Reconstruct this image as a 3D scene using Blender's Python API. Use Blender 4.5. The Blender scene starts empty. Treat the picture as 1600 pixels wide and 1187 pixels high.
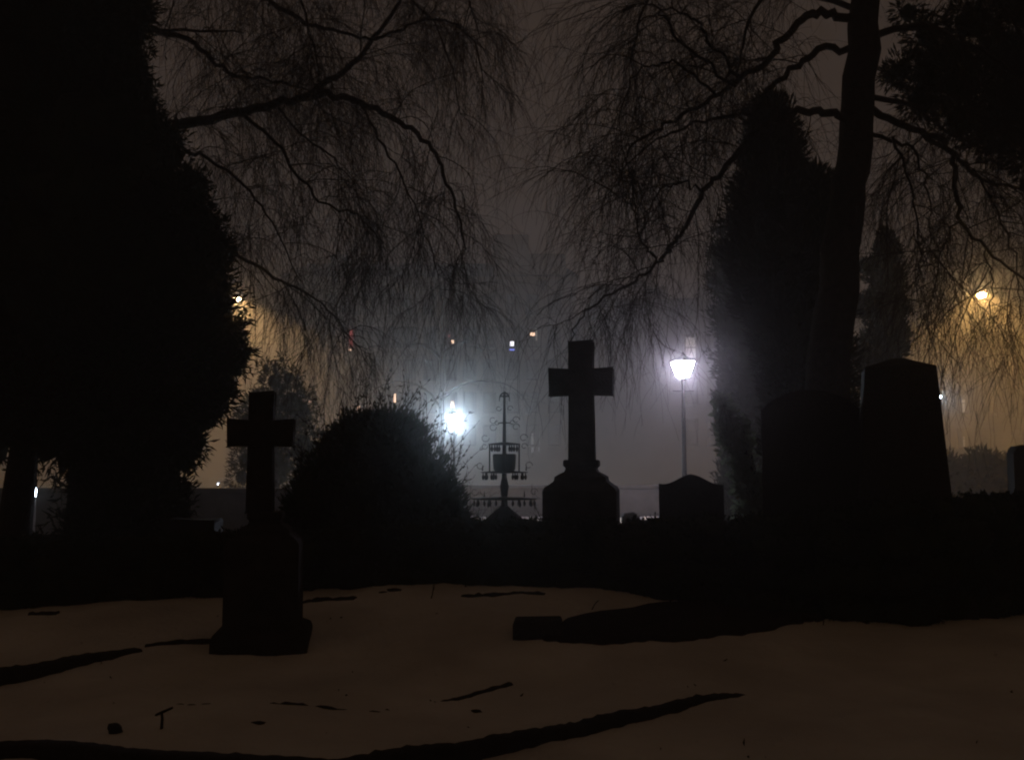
import bpy, bmesh, math, random
import numpy as np
from mathutils import Vector, Matrix, noise as mnoise
from mathutils.geometry import tessellate_polygon

R = math.radians
rng = np.random.default_rng(11)
random.seed(5)
sc = bpy.context.scene
COL = sc.collection

# ------------------------------------------------------------------ camera maths
F, CX, CY, HOR = 1537.0, 800.0, 593.5, 730.0
CAMZ = 1.42
PITCH = math.atan((HOR - CY) / F)
CAM = np.array([0, 0, CAMZ])
FW = np.array([0, math.cos(PITCH), math.sin(PITCH)])
UP = np.array([0, -math.sin(PITCH), math.cos(PITCH)])

def ray(px, py):
    return FW + np.array([(px - CX) / F, 0, 0]) - UP * ((py - CY) / F)

def at(px, py, Y):
    """real-world point seen at photograph position (px, py) and Y metres away"""
    d = ray(px, py)
    return CAM + d * (Y / d[1])

def sst(a, b, x):
    t = np.clip((x - a) / (b - a), 0, 1)
    return t * t * (3 - 2 * t)

def ground_z(x, y):
    A = np.interp(x, [-7, -5, -2, 0, 1, 2.3, 4, 7], [.14, .16, .23, .33, .31, .17, .15, .2])
    z = sst(6.3, 9.0, y) * A
    z = z * (1 - sst(10.5, 15, y)) - .25 * sst(10.5, 16, y)
    z = z + .02 * np.sin(x * 1.7 + y * .9) + .014 * np.sin(x * 3.1 - y * 2.3 + 1) + .006 * np.sin(x * 7.3 + y * 5.1)
    return z

def hit(px, py):
    d = ray(px, py); t = 2.5
    while t < 200:
        p = CAM + d * t
        if p[2] <= float(ground_z(p[0], p[1])): return p
        t += .01
    return p

# ------------------------------------------------------------------ materials
def mat(name, c1, c2=None, rough=.85, scale=6, bump=0, bscale=30, spec=.3):
    m = bpy.data.materials.new(name); m.use_nodes = True
    nt = m.node_tree; b = nt.nodes['Principled BSDF']
    b.inputs['Roughness'].default_value = rough
    b.inputs['Specular IOR Level'].default_value = spec
    c2 = c2 or c1
    tc = nt.nodes.new('ShaderNodeTexCoord')
    n = nt.nodes.new('ShaderNodeTexNoise'); n.inputs['Scale'].default_value = scale; n.inputs['Detail'].default_value = 5
    r = nt.nodes.new('ShaderNodeValToRGB')
    r.color_ramp.elements[0].color = (*c1, 1); r.color_ramp.elements[1].color = (*c2, 1)
    r.color_ramp.elements[0].position = .3; r.color_ramp.elements[1].position = .7
    nt.links.new(tc.outputs['Object'], n.inputs['Vector'])
    nt.links.new(n.outputs['Fac'], r.inputs['Fac'])
    nt.links.new(r.outputs['Color'], b.inputs['Base Color'])
    if bump:
        n2 = nt.nodes.new('ShaderNodeTexNoise'); n2.inputs['Scale'].default_value = bscale; n2.inputs['Detail'].default_value = 8
        bp = nt.nodes.new('ShaderNodeBump'); bp.inputs['Strength'].default_value = bump; bp.inputs['Distance'].default_value = .03
        nt.links.new(tc.outputs['Object'], n2.inputs['Vector'])
        nt.links.new(n2.outputs['Fac'], bp.inputs['Height'])
        nt.links.new(bp.outputs['Normal'], b.inputs['Normal'])
    return m

def emit(name, col, strength, sample=True):
    m = bpy.data.materials.new(name); m.use_nodes = True
    nt = m.node_tree; b = nt.nodes['Principled BSDF']
    b.inputs['Base Color'].default_value = (.5, .5, .5, 1)
    b.inputs['Emission Color'].default_value = (*col, 1)
    b.inputs['Emission Strength'].default_value = strength
    m.cycles.emission_sampling = 'FRONT_BACK' if sample else 'NONE'
    return m

M = {}
M['snow'] = mat('snow', (.62, .61, .61), (.86, .86, .87), .8, 1.1, 1.0, 16)
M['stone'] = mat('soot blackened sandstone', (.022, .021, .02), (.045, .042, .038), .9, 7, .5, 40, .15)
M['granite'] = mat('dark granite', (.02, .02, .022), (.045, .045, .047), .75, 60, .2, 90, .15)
M['bark'] = mat('wet bark', (.018, .015, .012), (.04, .034, .028), .9, 14, .7, 25, .15)
M['twig'] = mat('birch twig', (.02, .014, .011), (.035, .025, .02), .85, 5, spec=.1)
M['needle'] = mat('yew needles', (.012, .018, .011), (.028, .038, .02), .85, 3, spec=.1)
M['hedge'] = mat('hedge leaves', (.014, .02, .012), (.03, .04, .02), .85, 4, spec=.1)
M['ivy'] = mat('ivy leaves', (.07, .1, .06), (.14, .17, .11), .4, 5, spec=.5)
nt = M['ivy'].node_tree; mo = nt.nodes['Material Output']; mx = nt.nodes.new('ShaderNodeMixShader'); tl = nt.nodes.new('ShaderNodeBsdfTranslucent')
tl.inputs['Color'].default_value = (.30, .36, .24, 1); mx.inputs['Fac'].default_value = .5
nt.links.new(nt.nodes['Principled BSDF'].outputs[0], mx.inputs[1]); nt.links.new(tl.outputs[0], mx.inputs[2]); nt.links.new(mx.outputs[0], mo.inputs['Surface'])
M['iron'] = mat('black painted iron', (.012, .012, .013), (.02, .02, .02), .6, 9, spec=.25)
M['grey_metal'] = mat('galvanised steel', (.16, .16, .16), (.24, .24, .23), .5, 8)
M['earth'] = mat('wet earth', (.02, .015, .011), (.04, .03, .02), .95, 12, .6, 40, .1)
M['wall_a'] = mat('sandstone wall', (.2, .18, .15), (.3, .26, .21), .9, .6, .3, 4)
M['dark_wall'] = mat('mossy rubble wall', (.05, .046, .04), (.1, .09, .08), .9, 3, .6, 9)
M['wall_b'] = mat('grey render wall', (.1, .095, .09), (.15, .145, .14), .9, .5, .2, 4)
M['slate'] = mat('slate roof', (.05, .05, .055), (.09, .09, .095), .7, 3)
M['frame'] = mat('brown painted frame', (.06, .05, .04), (.09, .08, .07), .6, 3)
M['glass'] = mat('curtained window glass', (.09, .085, .075), (.13, .12, .105), .3, 2, spec=.4)
M['paint'] = mat('dark car paint', (.03, .035, .05), (.035, .04, .055), .3, 2, spec=.5)
M['rubber'] = mat('tyre rubber', (.02, .02, .02), (.03, .03, .03), .8, 5)
M['lantern_light'] = emit('lantern light', (.83, .77, 1.0), 250)
M['globe_light'] = emit('globe light', (.66, .84, 1.0), 820)
M['sodium'] = emit('sodium light', (1.0, .52, .13), 29000)
M['sodium_dim'] = emit('weaker sodium light', (1.0, .57, .20), 30000)
M['sodium_lens_dim'] = emit('weaker sodium lens', (1.0, .62, .26), 420)
M['sodium_lens'] = emit('sodium lens', (1.0, .60, .22), 1300)
M['led'] = emit('small lamp light', (.6, .8, 1.0), 700)
M['bollard'] = emit('bollard light', (.75, .88, 1.0), 20)
M['head'] = emit('headlight', (.8, .85, 1.0), 16)
M['tail'] = emit('tail light', (1.0, .12, .06), 6)
M['rev'] = emit('reversing light', (1.0, .95, .85), 14)
M['win_red'] = emit('red curtain glow', (.8, .10, .10), .55, False)
M['win_warm'] = emit('warm window glow', (1.0, .62, .42), 2.4, False)
M['win_pale'] = emit('pale window glow', (.85, .74, .6), .22, False)
M['win_white'] = emit('white window glow', (.95, .9, 1.0), 2.5, False)
M['win_blue'] = emit('blue screen glow', (.2, .25, 1.0), 1.6, False)
M['win_dim'] = emit('dim window glow', (.7, .65, .6), .10, False)

# ------------------------------------------------------------------ object helpers
def props(o, label=None, cat=None, group=None, kind=None):
    for k, v in (('label', label), ('category', cat), ('group', group), ('kind', kind)):
        if v: o[k] = v
    return o

def thing(name, loc, label, cat, group=None, rz=0):
    o = bpy.data.objects.new(name, None); COL.objects.link(o)
    o.location = [float(v) for v in loc]; o.rotation_euler = (0, 0, rz); o.empty_display_size = .2
    return props(o, label, cat, group)

def link(name, me, m, parent=None, smooth=False):
    if m: me.materials.append(m)
    if smooth:
        me.polygons.foreach_set('use_smooth', [True] * len(me.polygons))
    o = bpy.data.objects.new(name, me); COL.objects.link(o)
    if parent: o.parent = parent
    return o

def world_child(o):
    """mesh written in world coordinates: shift it into its parent's frame"""
    p = o.parent
    if p:
        Mx = Matrix.Translation(p.location) @ p.rotation_euler.to_matrix().to_4x4()
        o.data.transform(Mx.inverted())
    return o

def np_mesh(name, V, faces_quads=None, faces_tris=None):
    me = bpy.data.meshes.new(name)
    V = np.asarray(V, dtype=np.float32)
    loops, starts, tot = [], [], 0
    if faces_quads is not None and len(faces_quads):
        q = np.asarray(faces_quads, dtype=np.int32); loops.append(q.ravel())
        starts.append(np.arange(len(q)) * 4); tot = len(q) * 4
    if faces_tris is not None and len(faces_tris):
        t = np.asarray(faces_tris, dtype=np.int32); loops.append(t.ravel())
        starts.append(tot + np.arange(len(t)) * 3)
    L = np.concatenate(loops); S = np.concatenate(starts).astype(np.int32)
    me.vertices.add(len(V)); me.vertices.foreach_set('co', V.ravel())
    me.loops.add(len(L)); me.loops.foreach_set('vertex_index', L)
    me.polygons.add(len(S)); me.polygons.foreach_set('loop_start', S)
    me.update(calc_edges=True); me.validate()
    return me

class Geo:
    """collects quads/tris into one mesh"""
    def __init__(s): s.V, s.Q, s.T, s.n = [], [], [], 0
    def add(s, V, Q=None, T=None):
        V = np.asarray(V, float).reshape(-1, 3)
        if Q is not None: s.Q.append(np.asarray(Q).reshape(-1, 4) + s.n)
        if T is not None: s.T.append(np.asarray(T).reshape(-1, 3) + s.n)
        s.V.append(V); s.n += len(V)
    def tubes(s, P, Rd, sides=4):
        """P (N,K,3) polylines, Rd (N,K) radii"""
        P = np.asarray(P, float); Rd = np.asarray(Rd, float)
        if P.ndim == 2: P = P[None]; Rd = Rd[None]
        N, K, _ = P.shape
        T = np.gradient(P, axis=1); T /= np.linalg.norm(T, axis=2, keepdims=True) + 1e-9
        mean = T.mean(axis=1); ref = np.zeros((N, 3))
        ref[np.arange(N), np.argmin(np.abs(mean), axis=1)] = 1
        U = np.cross(T, ref[:, None, :]); U /= np.linalg.norm(U, axis=2, keepdims=True) + 1e-9
        W = np.cross(T, U)
        a = np.arange(sides) * 2 * math.pi / sides
        ring = (U[:, :, None, :] * np.cos(a)[None, None, :, None] + W[:, :, None, :] * np.sin(a)[None, None, :, None])
        V = P[:, :, None, :] + ring * Rd[:, :, None, None]
        idx = np.arange(N * K * sides).reshape(N, K, sides)
        A = idx[:, :-1, :]; B = idx[:, 1:, :]
        Q = np.stack([A, np.roll(A, -1, 2), np.roll(B, -1, 2), B], axis=-1).reshape(-1, 4)
        s.add(V.reshape(-1, 3), Q)
        if sides <= 8 and sides >= 4:
            base = s.n - N * K * sides
            caps = []
            for r_, rev in ((0, True), (K - 1, False)):
                ii = idx[:, r_, :]
                for j in range(1, sides - 1):
                    t = np.stack([ii[:, 0], ii[:, j], ii[:, j + 1]], -1)
                    caps.append(t[:, ::-1] if rev else t)
            s.T.append(np.concatenate(caps) + base)
    def box(s, c, h, rz=0, taper=1.0):
        c = np.asarray(c, float); v = []
        for z in (-1, 1):
            k = taper if z > 0 else 1
            for x, y in ((-1, -1), (1, -1), (1, 1), (-1, 1)):
                X, Y = x * h[0] * k, y * h[1] * k
                v.append((c[0] + X * math.cos(rz) - Y * math.sin(rz), c[1] + X * math.sin(rz) + Y * math.cos(rz), c[2] + z * h[2]))
        s.add(v, [(0, 3, 2, 1), (4, 5, 6, 7), (0, 1, 5, 4), (1, 2, 6, 5), (2, 3, 7, 6), (3, 0, 4, 7)])
    def loft(s, sections, sides=4, rot=None):
        """stack of regular rings (radius-to-side, z) about the z axis; sides=4 gives square section"""
        rot = math.pi / 4 if sides == 4 else (rot or 0)
        k = math.sqrt(2) if sides == 4 else 1
        V = []; n = len(sections)
        for hw, z in sections:
            for j in range(sides):
                a = rot + j * 2 * math.pi / sides
                V.append((hw * k * math.cos(a), hw * k * math.sin(a), z))
        Q = [(i * sides + j, i * sides + (j + 1) % sides, (i + 1) * sides + (j + 1) % sides, (i + 1) * sides + j) for i in range(n - 1) for j in range(sides)]
        T = []
        for j in range(1, sides - 1):
            T.append((0, j + 1, j)); b = (n - 1) * sides; T.append((b, b + j, b + j + 1))
        s.add(V, Q, T)
    def ball(s, c, r, seg=12, rings=8, lump=0):
        c = np.asarray(c, float); r = np.broadcast_to(np.asarray(r, float), (3,))
        V = []
        for i in range(rings + 1):
            th = math.pi * i / rings
            for j in range(seg):
                ph = 2 * math.pi * j / seg
                u = np.array([math.sin(th) * math.cos(ph), math.sin(th) * math.sin(ph), math.cos(th)])
                k = 1 + (lump * mnoise.noise(Vector(c * 1.3 + u * 2.5)) if lump else 0)
                V.append(c + u * r * k)
        Q = [(i * seg + j, (i + 1) * seg + j, (i + 1) * seg + (j + 1) % seg, i * seg + (j + 1) % seg) for i in range(rings) for j in range(seg)]
        s.add(V, Q)
    def obj(s, name, m, parent=None, smooth=False, bevel=0, world=False):
        me = np_mesh(name, np.concatenate(s.V), np.concatenate(s.Q) if s.Q else None, np.concatenate(s.T) if s.T else None)
        if bevel:
            bm = bmesh.new(); bm.from_mesh(me)
            bmesh.ops.remove_doubles(bm, verts=bm.verts, dist=1e-5)
            ed = [e for e in bm.edges if len(e.link_faces) == 2 and e.calc_face_angle(0) > .5]
            bmesh.ops.bevel(bm, geom=ed, offset=bevel, segments=2, profile=.6, affect='EDGES', clamp_overlap=True)
            bm.to_mesh(me); bm.free()
        o = link(name, me, m, parent, smooth)
        if world: world_child(o)
        return o

def prism(g, prof, th, y0=0):
    """extrude an (x, z) outline along y"""
    n = len(prof)
    V = [(x, y0 - th / 2, z) for x, z in prof] + [(x, y0 + th / 2, z) for x, z in prof]
    Q = [(i, (i + 1) % n, n + (i + 1) % n, n + i) for i in range(n)]
    tri = [list(t) for t in tessellate_polygon([[Vector((x, z, 0)) for x, z in prof]])]
    T = tri + [[n + i for i in t[::-1]] for t in tri]
    g.add(V, Q, T)

def catmull(P, n=6):
    P = np.asarray(P, float); out = []
    Q = np.vstack([2 * P[0] - P[1], P, 2 * P[-1] - P[-2]])
    for i in range(1, len(Q) - 2):
        p0, p1, p2, p3 = Q[i - 1:i + 3]
        for k in range(n):
            t = k / n
            out.append(.5 * ((2 * p1) + (-p0 + p2) * t + (2 * p0 - 5 * p1 + 4 * p2 - p3) * t * t + (-p0 + 3 * p1 - 3 * p2 + p3) * t ** 3))
    out.append(P[-1])
    return np.array(out)

def unit(v): return v / (np.linalg.norm(v, axis=-1, keepdims=True) + 1e-9)

# ------------------------------------------------------------------ foliage
def leaves(g, P, D, L, W):
    """elongated leaf-like faces: P base, D direction, L length, W width"""
    N = len(P)
    side = unit(np.cross(D, unit(rng.normal(size=(N, 3)))))
    bend = unit(rng.normal(size=(N, 3))) * (L * .12)[:, None]
    mid = P + D * (L * .45)[:, None] + bend
    V = np.stack([P, mid + side * W[:, None] * .5, P + D * L[:, None], mid - side * W[:, None] * .5], 1)
    g.add(V.reshape(-1, 3), np.arange(N * 4).reshape(N, 4))

def clump_foliage(g, clumps, n, ll, lw, core=.82, up=.2, lump=.35, hole=None, out=.9, rnd=.6):
    C = np.array([c for c, r in clumps]); Rr = np.array([np.broadcast_to(np.asarray(r, float), (3,)) for c, r in clumps])
    w = (Rr ** 2).sum(1); w /= w.sum()
    k = rng.choice(len(C), n, p=w)
    u = unit(rng.normal(size=(n, 3)))
    lm = np.array([1 + lump * mnoise.noise(Vector(C[i] * 1.3 + uu * 2.5)) for i, uu in zip(k, u)])
    P = C[k] + Rr[k] * u * (lm * rng.uniform(.72, 1.0, n))[:, None]
    D = unit(unit(u * Rr[k]) * out + rng.normal(size=(n, 3)) * rnd * .6 + np.array([0, 0, up]))
    L = ll * rng.uniform(.5, 1.5, n); W = lw * rng.uniform(.6, 1.4, n)
    if hole is not None:
        keep = np.ones(n, bool)
        for a, b, r in hole:
            t = unit(b - a); q = P - a; dist = np.linalg.norm(q - (q @ t)[:, None] * t, axis=1)
            keep &= dist > r
        P, D, L, W = P[keep], D[keep], L[keep], W[keep]
    leaves(g, P, D, L, W)
    if core:
        for c, r in clumps: g.ball(c, np.broadcast_to(np.asarray(r, float), (3,)) * core, 14, 9, lump)

def pxclumps(lst, Y, dy=.5, flat=1.0):
    """(px, py, radius px[, depth offset]) at Y -> world clumps with real depth"""
    out = []
    for t in lst:
        px, py, r = t[:3]; y = Y + (t[3] if len(t) > 3 else random.uniform(-dy, dy))
        rm = r * y / F
        out.append((at(px, py, y), (rm, rm * flat, rm)))
    return out

# ------------------------------------------------------------------ weeping branches
def grow(S, D, L, K, grav, wob, out=None):
    """integrate N drooping shoots; returns (N,K,3)"""
    N = len(S); P = np.zeros((N, K, 3)); P[:, 0] = S
    d = unit(D.copy()); down = np.array([0, 0, -1.0])
    nz = rng.normal(size=(N, 3)) * wob
    for i in range(1, K):
        nz = .6 * nz + rng.normal(size=(N, 3)) * wob
        gq = (grav if np.isscalar(grav) else grav[:, None]) * (i / K + .25)
        d = unit(d + down * gq + nz)
        P[:, i] = P[:, i - 1] + d * (L / (K - 1))[:, None]
    return P

def weeping_tree(root, trunk, limbs, sec_per_m=5, twig_per=11, seclen=(.5, 1.7), twlen=(.4, 1.5), grav=.33, tr=.0028, bias=None):
    gt = Geo()
    gt.tubes(*trunk, sides=10)
    gl = Geo(); tw = Geo()
    S, D, L0 = [], [], []
    for P, rad in limbs:
        gl.tubes(P, rad, sides=7)
        seg = np.linalg.norm(np.diff(P, axis=0), axis=1); cum = np.r_[0, np.cumsum(seg)]
        n = max(3, int(cum[-1] * sec_per_m))
        for t in np.sort(rng.uniform(.12, 1, n)):
            s = t * cum[-1]; i = min(np.searchsorted(cum, s) - 1, len(P) - 2); i = max(i, 0)
            p = P[i] + (P[i + 1] - P[i]) * ((s - cum[i]) / (seg[i] + 1e-9))
            tan = unit(P[i + 1] - P[i]); r = rng.normal(size=3); r -= tan * (r @ tan); r = unit(r)
            S.append(p); D.append(tan * rng.uniform(.3, 1.0) + r * .8 + np.array([0, 0, .25]))
            L0.append(rng.uniform(*seclen) * (1.15 - .45 * t))
    S, D, L0 = np.array(S), np.array(D), np.array(L0)
    Ps = grow(S, D, L0, 11, grav * .45, .11)
    rs = np.linspace(1, .4, 11)[None] * (.003 + .0035 * L0)[:, None]
    gl.tubes(Ps, rs, sides=4)
    # twigs
    N = len(Ps); k = np.repeat(np.arange(N), twig_per); m = len(k)
    j = rng.integers(2, 11, m)
    st = Ps[k, j]; tan = unit(Ps[k, j] - Ps[k, j - 1])
    d = tan * .8 + rng.normal(size=(m, 3)) * .42
    tl = rng.uniform(*twlen, m) * rng.uniform(.5, 1, m)
    Pt = grow(st, d, tl, 10, grav, .085)
    tw.tubes(Pt, np.linspace(1, .5, 10)[None] * np.full((m, 1), tr), sides=3)
    # fine side shoots
    k2 = np.repeat(np.arange(m), 2); j2 = rng.integers(1, 9, len(k2))
    st = Pt[k2, j2]; tan = unit(Pt[k2, j2 + 1] - Pt[k2, j2])
    d = tan + rng.normal(size=(len(k2), 3)) * .5
    Pf = grow(st, d, rng.uniform(.12, .45, len(k2)), 5, grav * .8, .14)
    tw.tubes(Pf, np.linspace(1, .6, 5)[None] * np.full((len(k2), 1), tr * .75), sides=3)
    gt.obj('trunk', M['bark'], root, smooth=True, world=True)
    c = gl.obj('branches', M['bark'], root, smooth=True, world=True)
    t = tw.obj('twigs', M['twig'], root, world=True)
    return root

def limb(pts, Y0, Y1, r0, r1, n=5, amp=.02):
    """photo-traced limb from depth Y0 to Y1"""
    k = len(pts)
    P = np.array([at(px, py, Y0 + (Y1 - Y0) * (i / (k - 1))) for i, (px, py) in enumerate(pts)])
    P = catmull(P, n); P[1:-1] += rng.normal(size=P[1:-1].shape) * amp
    return P, np.linspace(r0, r1, len(P))

# ------------------------------------------------------------------ ground
def graded(lo, hi, n0, n1, step, far, grow_=1.16):
    a = [n0]; s = step
    while a[-1] < n1: a.append(a[-1] + step)
    s = step
    while a[-1] < hi: s *= grow_; a.append(min(a[-1] + s, hi))
    s = step
    while a[0] > lo: s *= grow_; a.insert(0, max(a[0] - s, lo))
    return np.array(a)

gx = graded(-135, 135, -5.2, 5.2, .06, 0); gy = graded(-30, 165, 3.6, 10.4, .05, 0)
X, Yg = np.meshgrid(gx, gy)
Z = ground_z(X, Yg)
near = (np.abs(X) < 8) & (Yg < 14) & (Yg > 1)
for i, j in zip(*np.nonzero(near)):
    v = Vector((X[i, j], Yg[i, j], 0))
    Z[i, j] += .016 * mnoise.noise(v * 2.2) + .010 * mnoise.noise(v * 6) + .006 * mnoise.noise(v * 15)
ny, nx = X.shape
idx = np.arange(nx * ny).reshape(ny, nx)
Q = np.stack([idx[:-1, :-1], idx[:-1, 1:], idx[1:, 1:], idx[1:, :-1]], -1).reshape(-1, 4)
o = link('snow_ground', np_mesh('snow_ground', np.stack([X, Yg, Z], -1).reshape(-1, 3), Q), M['snow'], smooth=True)
props(o, 'uneven snow covering the graveyard ground', 'snow', kind='structure')

# ------------------------------------------------------------------ hedge along the back of the snow
hp = [(-110, 957), (0, 955), (110, 948), (350, 935), (500, 922), (680, 915), (860, 919), (1000, 935), (1090, 944), (1270, 972), (1420, 982), (1500, 975), (1640, 964), (1740, 962)]
hb = [hit(*p) for p in hp]
htop = [835, 838, 838, 832, 828, 817, 811, 810, 812, 800, 772, 764, 762, 762]
hedge_root = thing('hedge', hb[5], 'long low black clipped hedge across the back edge of the snow', 'hedge')
g = Geo(); gc = Geo()
SP, ST = [], []
for a in range(len(hb) - 1):
    n = max(2, int(np.linalg.norm(hb[a + 1] - hb[a]) / .22))
    for i in range(n):
        t = i / n
        p = hb[a] * (1 - t) + hb[a + 1] * t
        SP.append(p); ST.append(htop[a] * (1 - t) + htop[a + 1] * t)
SP = np.array(SP)
cl = []
for p, ty in zip(SP, ST):
    ztop = at(800, ty, p[1] + .35)[2]
    h = ztop - p[2]
    for fz in (.12, .4, .68, .86):
        for dy in (.25, .6):
            r = .2 if fz < .8 else .16
            cl.append((np.array([p[0] + rng.normal() * .05, p[1] + dy + rng.normal() * .03, p[2] + h * fz - .04 + rng.normal() * .012]), (r * 1.2, r, r * .9)))
clump_foliage(g, cl, 90000, .042, .024, core=.86, up=.2, lump=.35)
g.obj('foliage', M['hedge'], hedge_root, world=True)
# ------------------------------------------------------------------ crosses
def stone_cross(name, px, base_py, top_py, Y, rz, label, foot=True, body_px=140, shift=0):
    s = Y / F
    top = at(px, top_py, Y)
    va = abs(rz + math.atan2(top[0], Y)); k = 1 / (math.cos(va) + math.sin(va))
    W = lambda p: p * s * k
    H = lambda p: p * s
    zt = top[2]                                      # height of the cross top
    shaft_bot = zt - H(186)
    base_z = at(px, base_py, Y)[2]
    root = thing(name, (top[0], Y, base_z), label, 'gravestone', 'stone crosses on stepped pedestals', rz)
    z = lambda v: v - base_z
    # cross : one outline with slightly flared arms, given real thickness
    hs, ht = W(20.5), W(21.5)
    a0, a1 = zt - H(44), zt - H(84)
    hw = 54 * s / (math.cos(va) + .1)
    prof = [(-ht, z(shaft_bot)), (-hs, z(a1)), (-hw, z(a1) - H(1)), (-hw, z(a0) + H(1)), (-hs, z(a0)), (-hs * 1.0, z(zt) - H(1)),
            (hs * 1.0, z(zt)), (hs, z(a0)), (hw, z(a0) + H(1)), (hw, z(a1) - H(1)), (hs, z(a1)), (ht, z(shaft_bot))]
    g = Geo(); prism(g, prof, hs * 1.7)
    g.obj('cross', M['stone'], root, bevel=.008)
    g = Geo()
    q = lambda hwpx, dpx: (W(hwpx), z(shaft_bot) - H(dpx))
    secs = [q(27, -1), q(29, 1), q(29, 8), q(25, 12), q(27, 17), q(37, 22), q(42, 25), q(43, 31), q(45, 33), q(57, 41), q(60, 46)]
    sec_r = [(a, b) for a, b in secs]
    body_b = z(shaft_bot) - H(46 + body_px)
    sec_r += [(W(60.5), max(body_b, .0 if not foot else .05))]
    g.loft(sec_r[::-1])
    g.obj('pedestal', M['stone'], root, bevel=.006)
    if foot:
        g = Geo(); fb = max(body_b, .05)
        g.loft([(W(78), -.12), (W(77), fb - H(6)), (W(74), fb + H(2)), (W(62.5), fb + H(8))])
        g.obj('foot', M['stone'], root, bevel=.008)
    for o in root.children:
        if o.name.split('.')[0] in ('pedestal', 'foot'): o.location.x = shift
    return root

c1 = hit(410, 1000)
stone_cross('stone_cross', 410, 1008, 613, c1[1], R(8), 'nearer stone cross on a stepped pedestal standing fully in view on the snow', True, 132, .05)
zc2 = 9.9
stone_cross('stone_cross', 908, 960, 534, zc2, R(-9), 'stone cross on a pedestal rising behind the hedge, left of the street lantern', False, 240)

# ------------------------------------------------------------------ headstones
def headstone(px0, px1, top, Y, prof_px, label, th=.16, base_z=None, mat_='granite', rz=0, cat='gravestone', plinth=True, name='headstone'):
    cx = (px0 + px1) / 2
    s = Y / F; p = at(cx, top, Y); gz = float(ground_z(p[0], p[1]))
    root = thing(name, (p[0], Y, gz - .05), label, cat, None, rz)
    pr = []
    for x, y in prof_px:
        q = at(x, y, Y); pr.append(((q[0] - p[0]) * math.cos(rz) ** 2, q[2] - (gz - .05)))
    zb = 0.0
    pr = [(pr[0][0], .18 if plinth else -.05)] + pr + [(pr[-1][0], .18 if plinth else -.05)]
    g = Geo(); prism(g, pr, th); g.obj('slab', M[mat_], root, bevel=.007)
    if plinth:
        g = Geo(); w = (px1 - px0) / 2 * s
        g.box((0, 0, .09), (w + .07, th / 2 + .08, .12), 0, .97); g.obj('plinth', M[mat_], root, bevel=.01)
    return root

def serp(x0, x1, sh, top, n=18):
    """serpentine shouldered top, photo coordinates"""
    out = []
    for i in range(n + 1):
        t = i / n; u = abs(2 * t - 1)
        h = (.5 + .5 * math.cos(math.pi * min(1, u / .86)))
        out.append((x0 + (x1 - x0) * t, sh - (sh - top) * h))
    return out

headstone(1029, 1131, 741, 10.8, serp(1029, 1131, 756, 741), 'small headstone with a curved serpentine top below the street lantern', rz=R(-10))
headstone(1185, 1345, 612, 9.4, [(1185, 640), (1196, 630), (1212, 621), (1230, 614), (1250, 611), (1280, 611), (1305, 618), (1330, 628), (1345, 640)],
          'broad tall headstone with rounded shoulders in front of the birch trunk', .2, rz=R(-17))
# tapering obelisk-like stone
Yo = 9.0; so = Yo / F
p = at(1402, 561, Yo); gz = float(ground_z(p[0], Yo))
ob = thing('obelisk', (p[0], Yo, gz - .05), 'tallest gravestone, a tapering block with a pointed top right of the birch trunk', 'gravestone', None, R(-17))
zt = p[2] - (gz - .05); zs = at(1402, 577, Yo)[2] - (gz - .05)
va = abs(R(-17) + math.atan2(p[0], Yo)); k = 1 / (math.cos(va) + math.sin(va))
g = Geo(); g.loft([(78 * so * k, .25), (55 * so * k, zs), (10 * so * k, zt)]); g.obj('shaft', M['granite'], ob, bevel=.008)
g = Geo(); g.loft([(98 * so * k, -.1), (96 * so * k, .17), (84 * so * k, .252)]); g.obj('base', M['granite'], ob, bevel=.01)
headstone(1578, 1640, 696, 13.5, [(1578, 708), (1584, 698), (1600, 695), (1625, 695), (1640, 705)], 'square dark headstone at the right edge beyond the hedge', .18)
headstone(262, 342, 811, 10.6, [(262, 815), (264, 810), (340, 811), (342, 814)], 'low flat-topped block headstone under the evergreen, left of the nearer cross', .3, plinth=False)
headstone(972, 996, 800, 20, [(972, 806), (975, 802), (990, 800), (996, 806)], 'tiny far headstone showing over the hedge right of the farther cross', .2, plinth=False)

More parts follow.
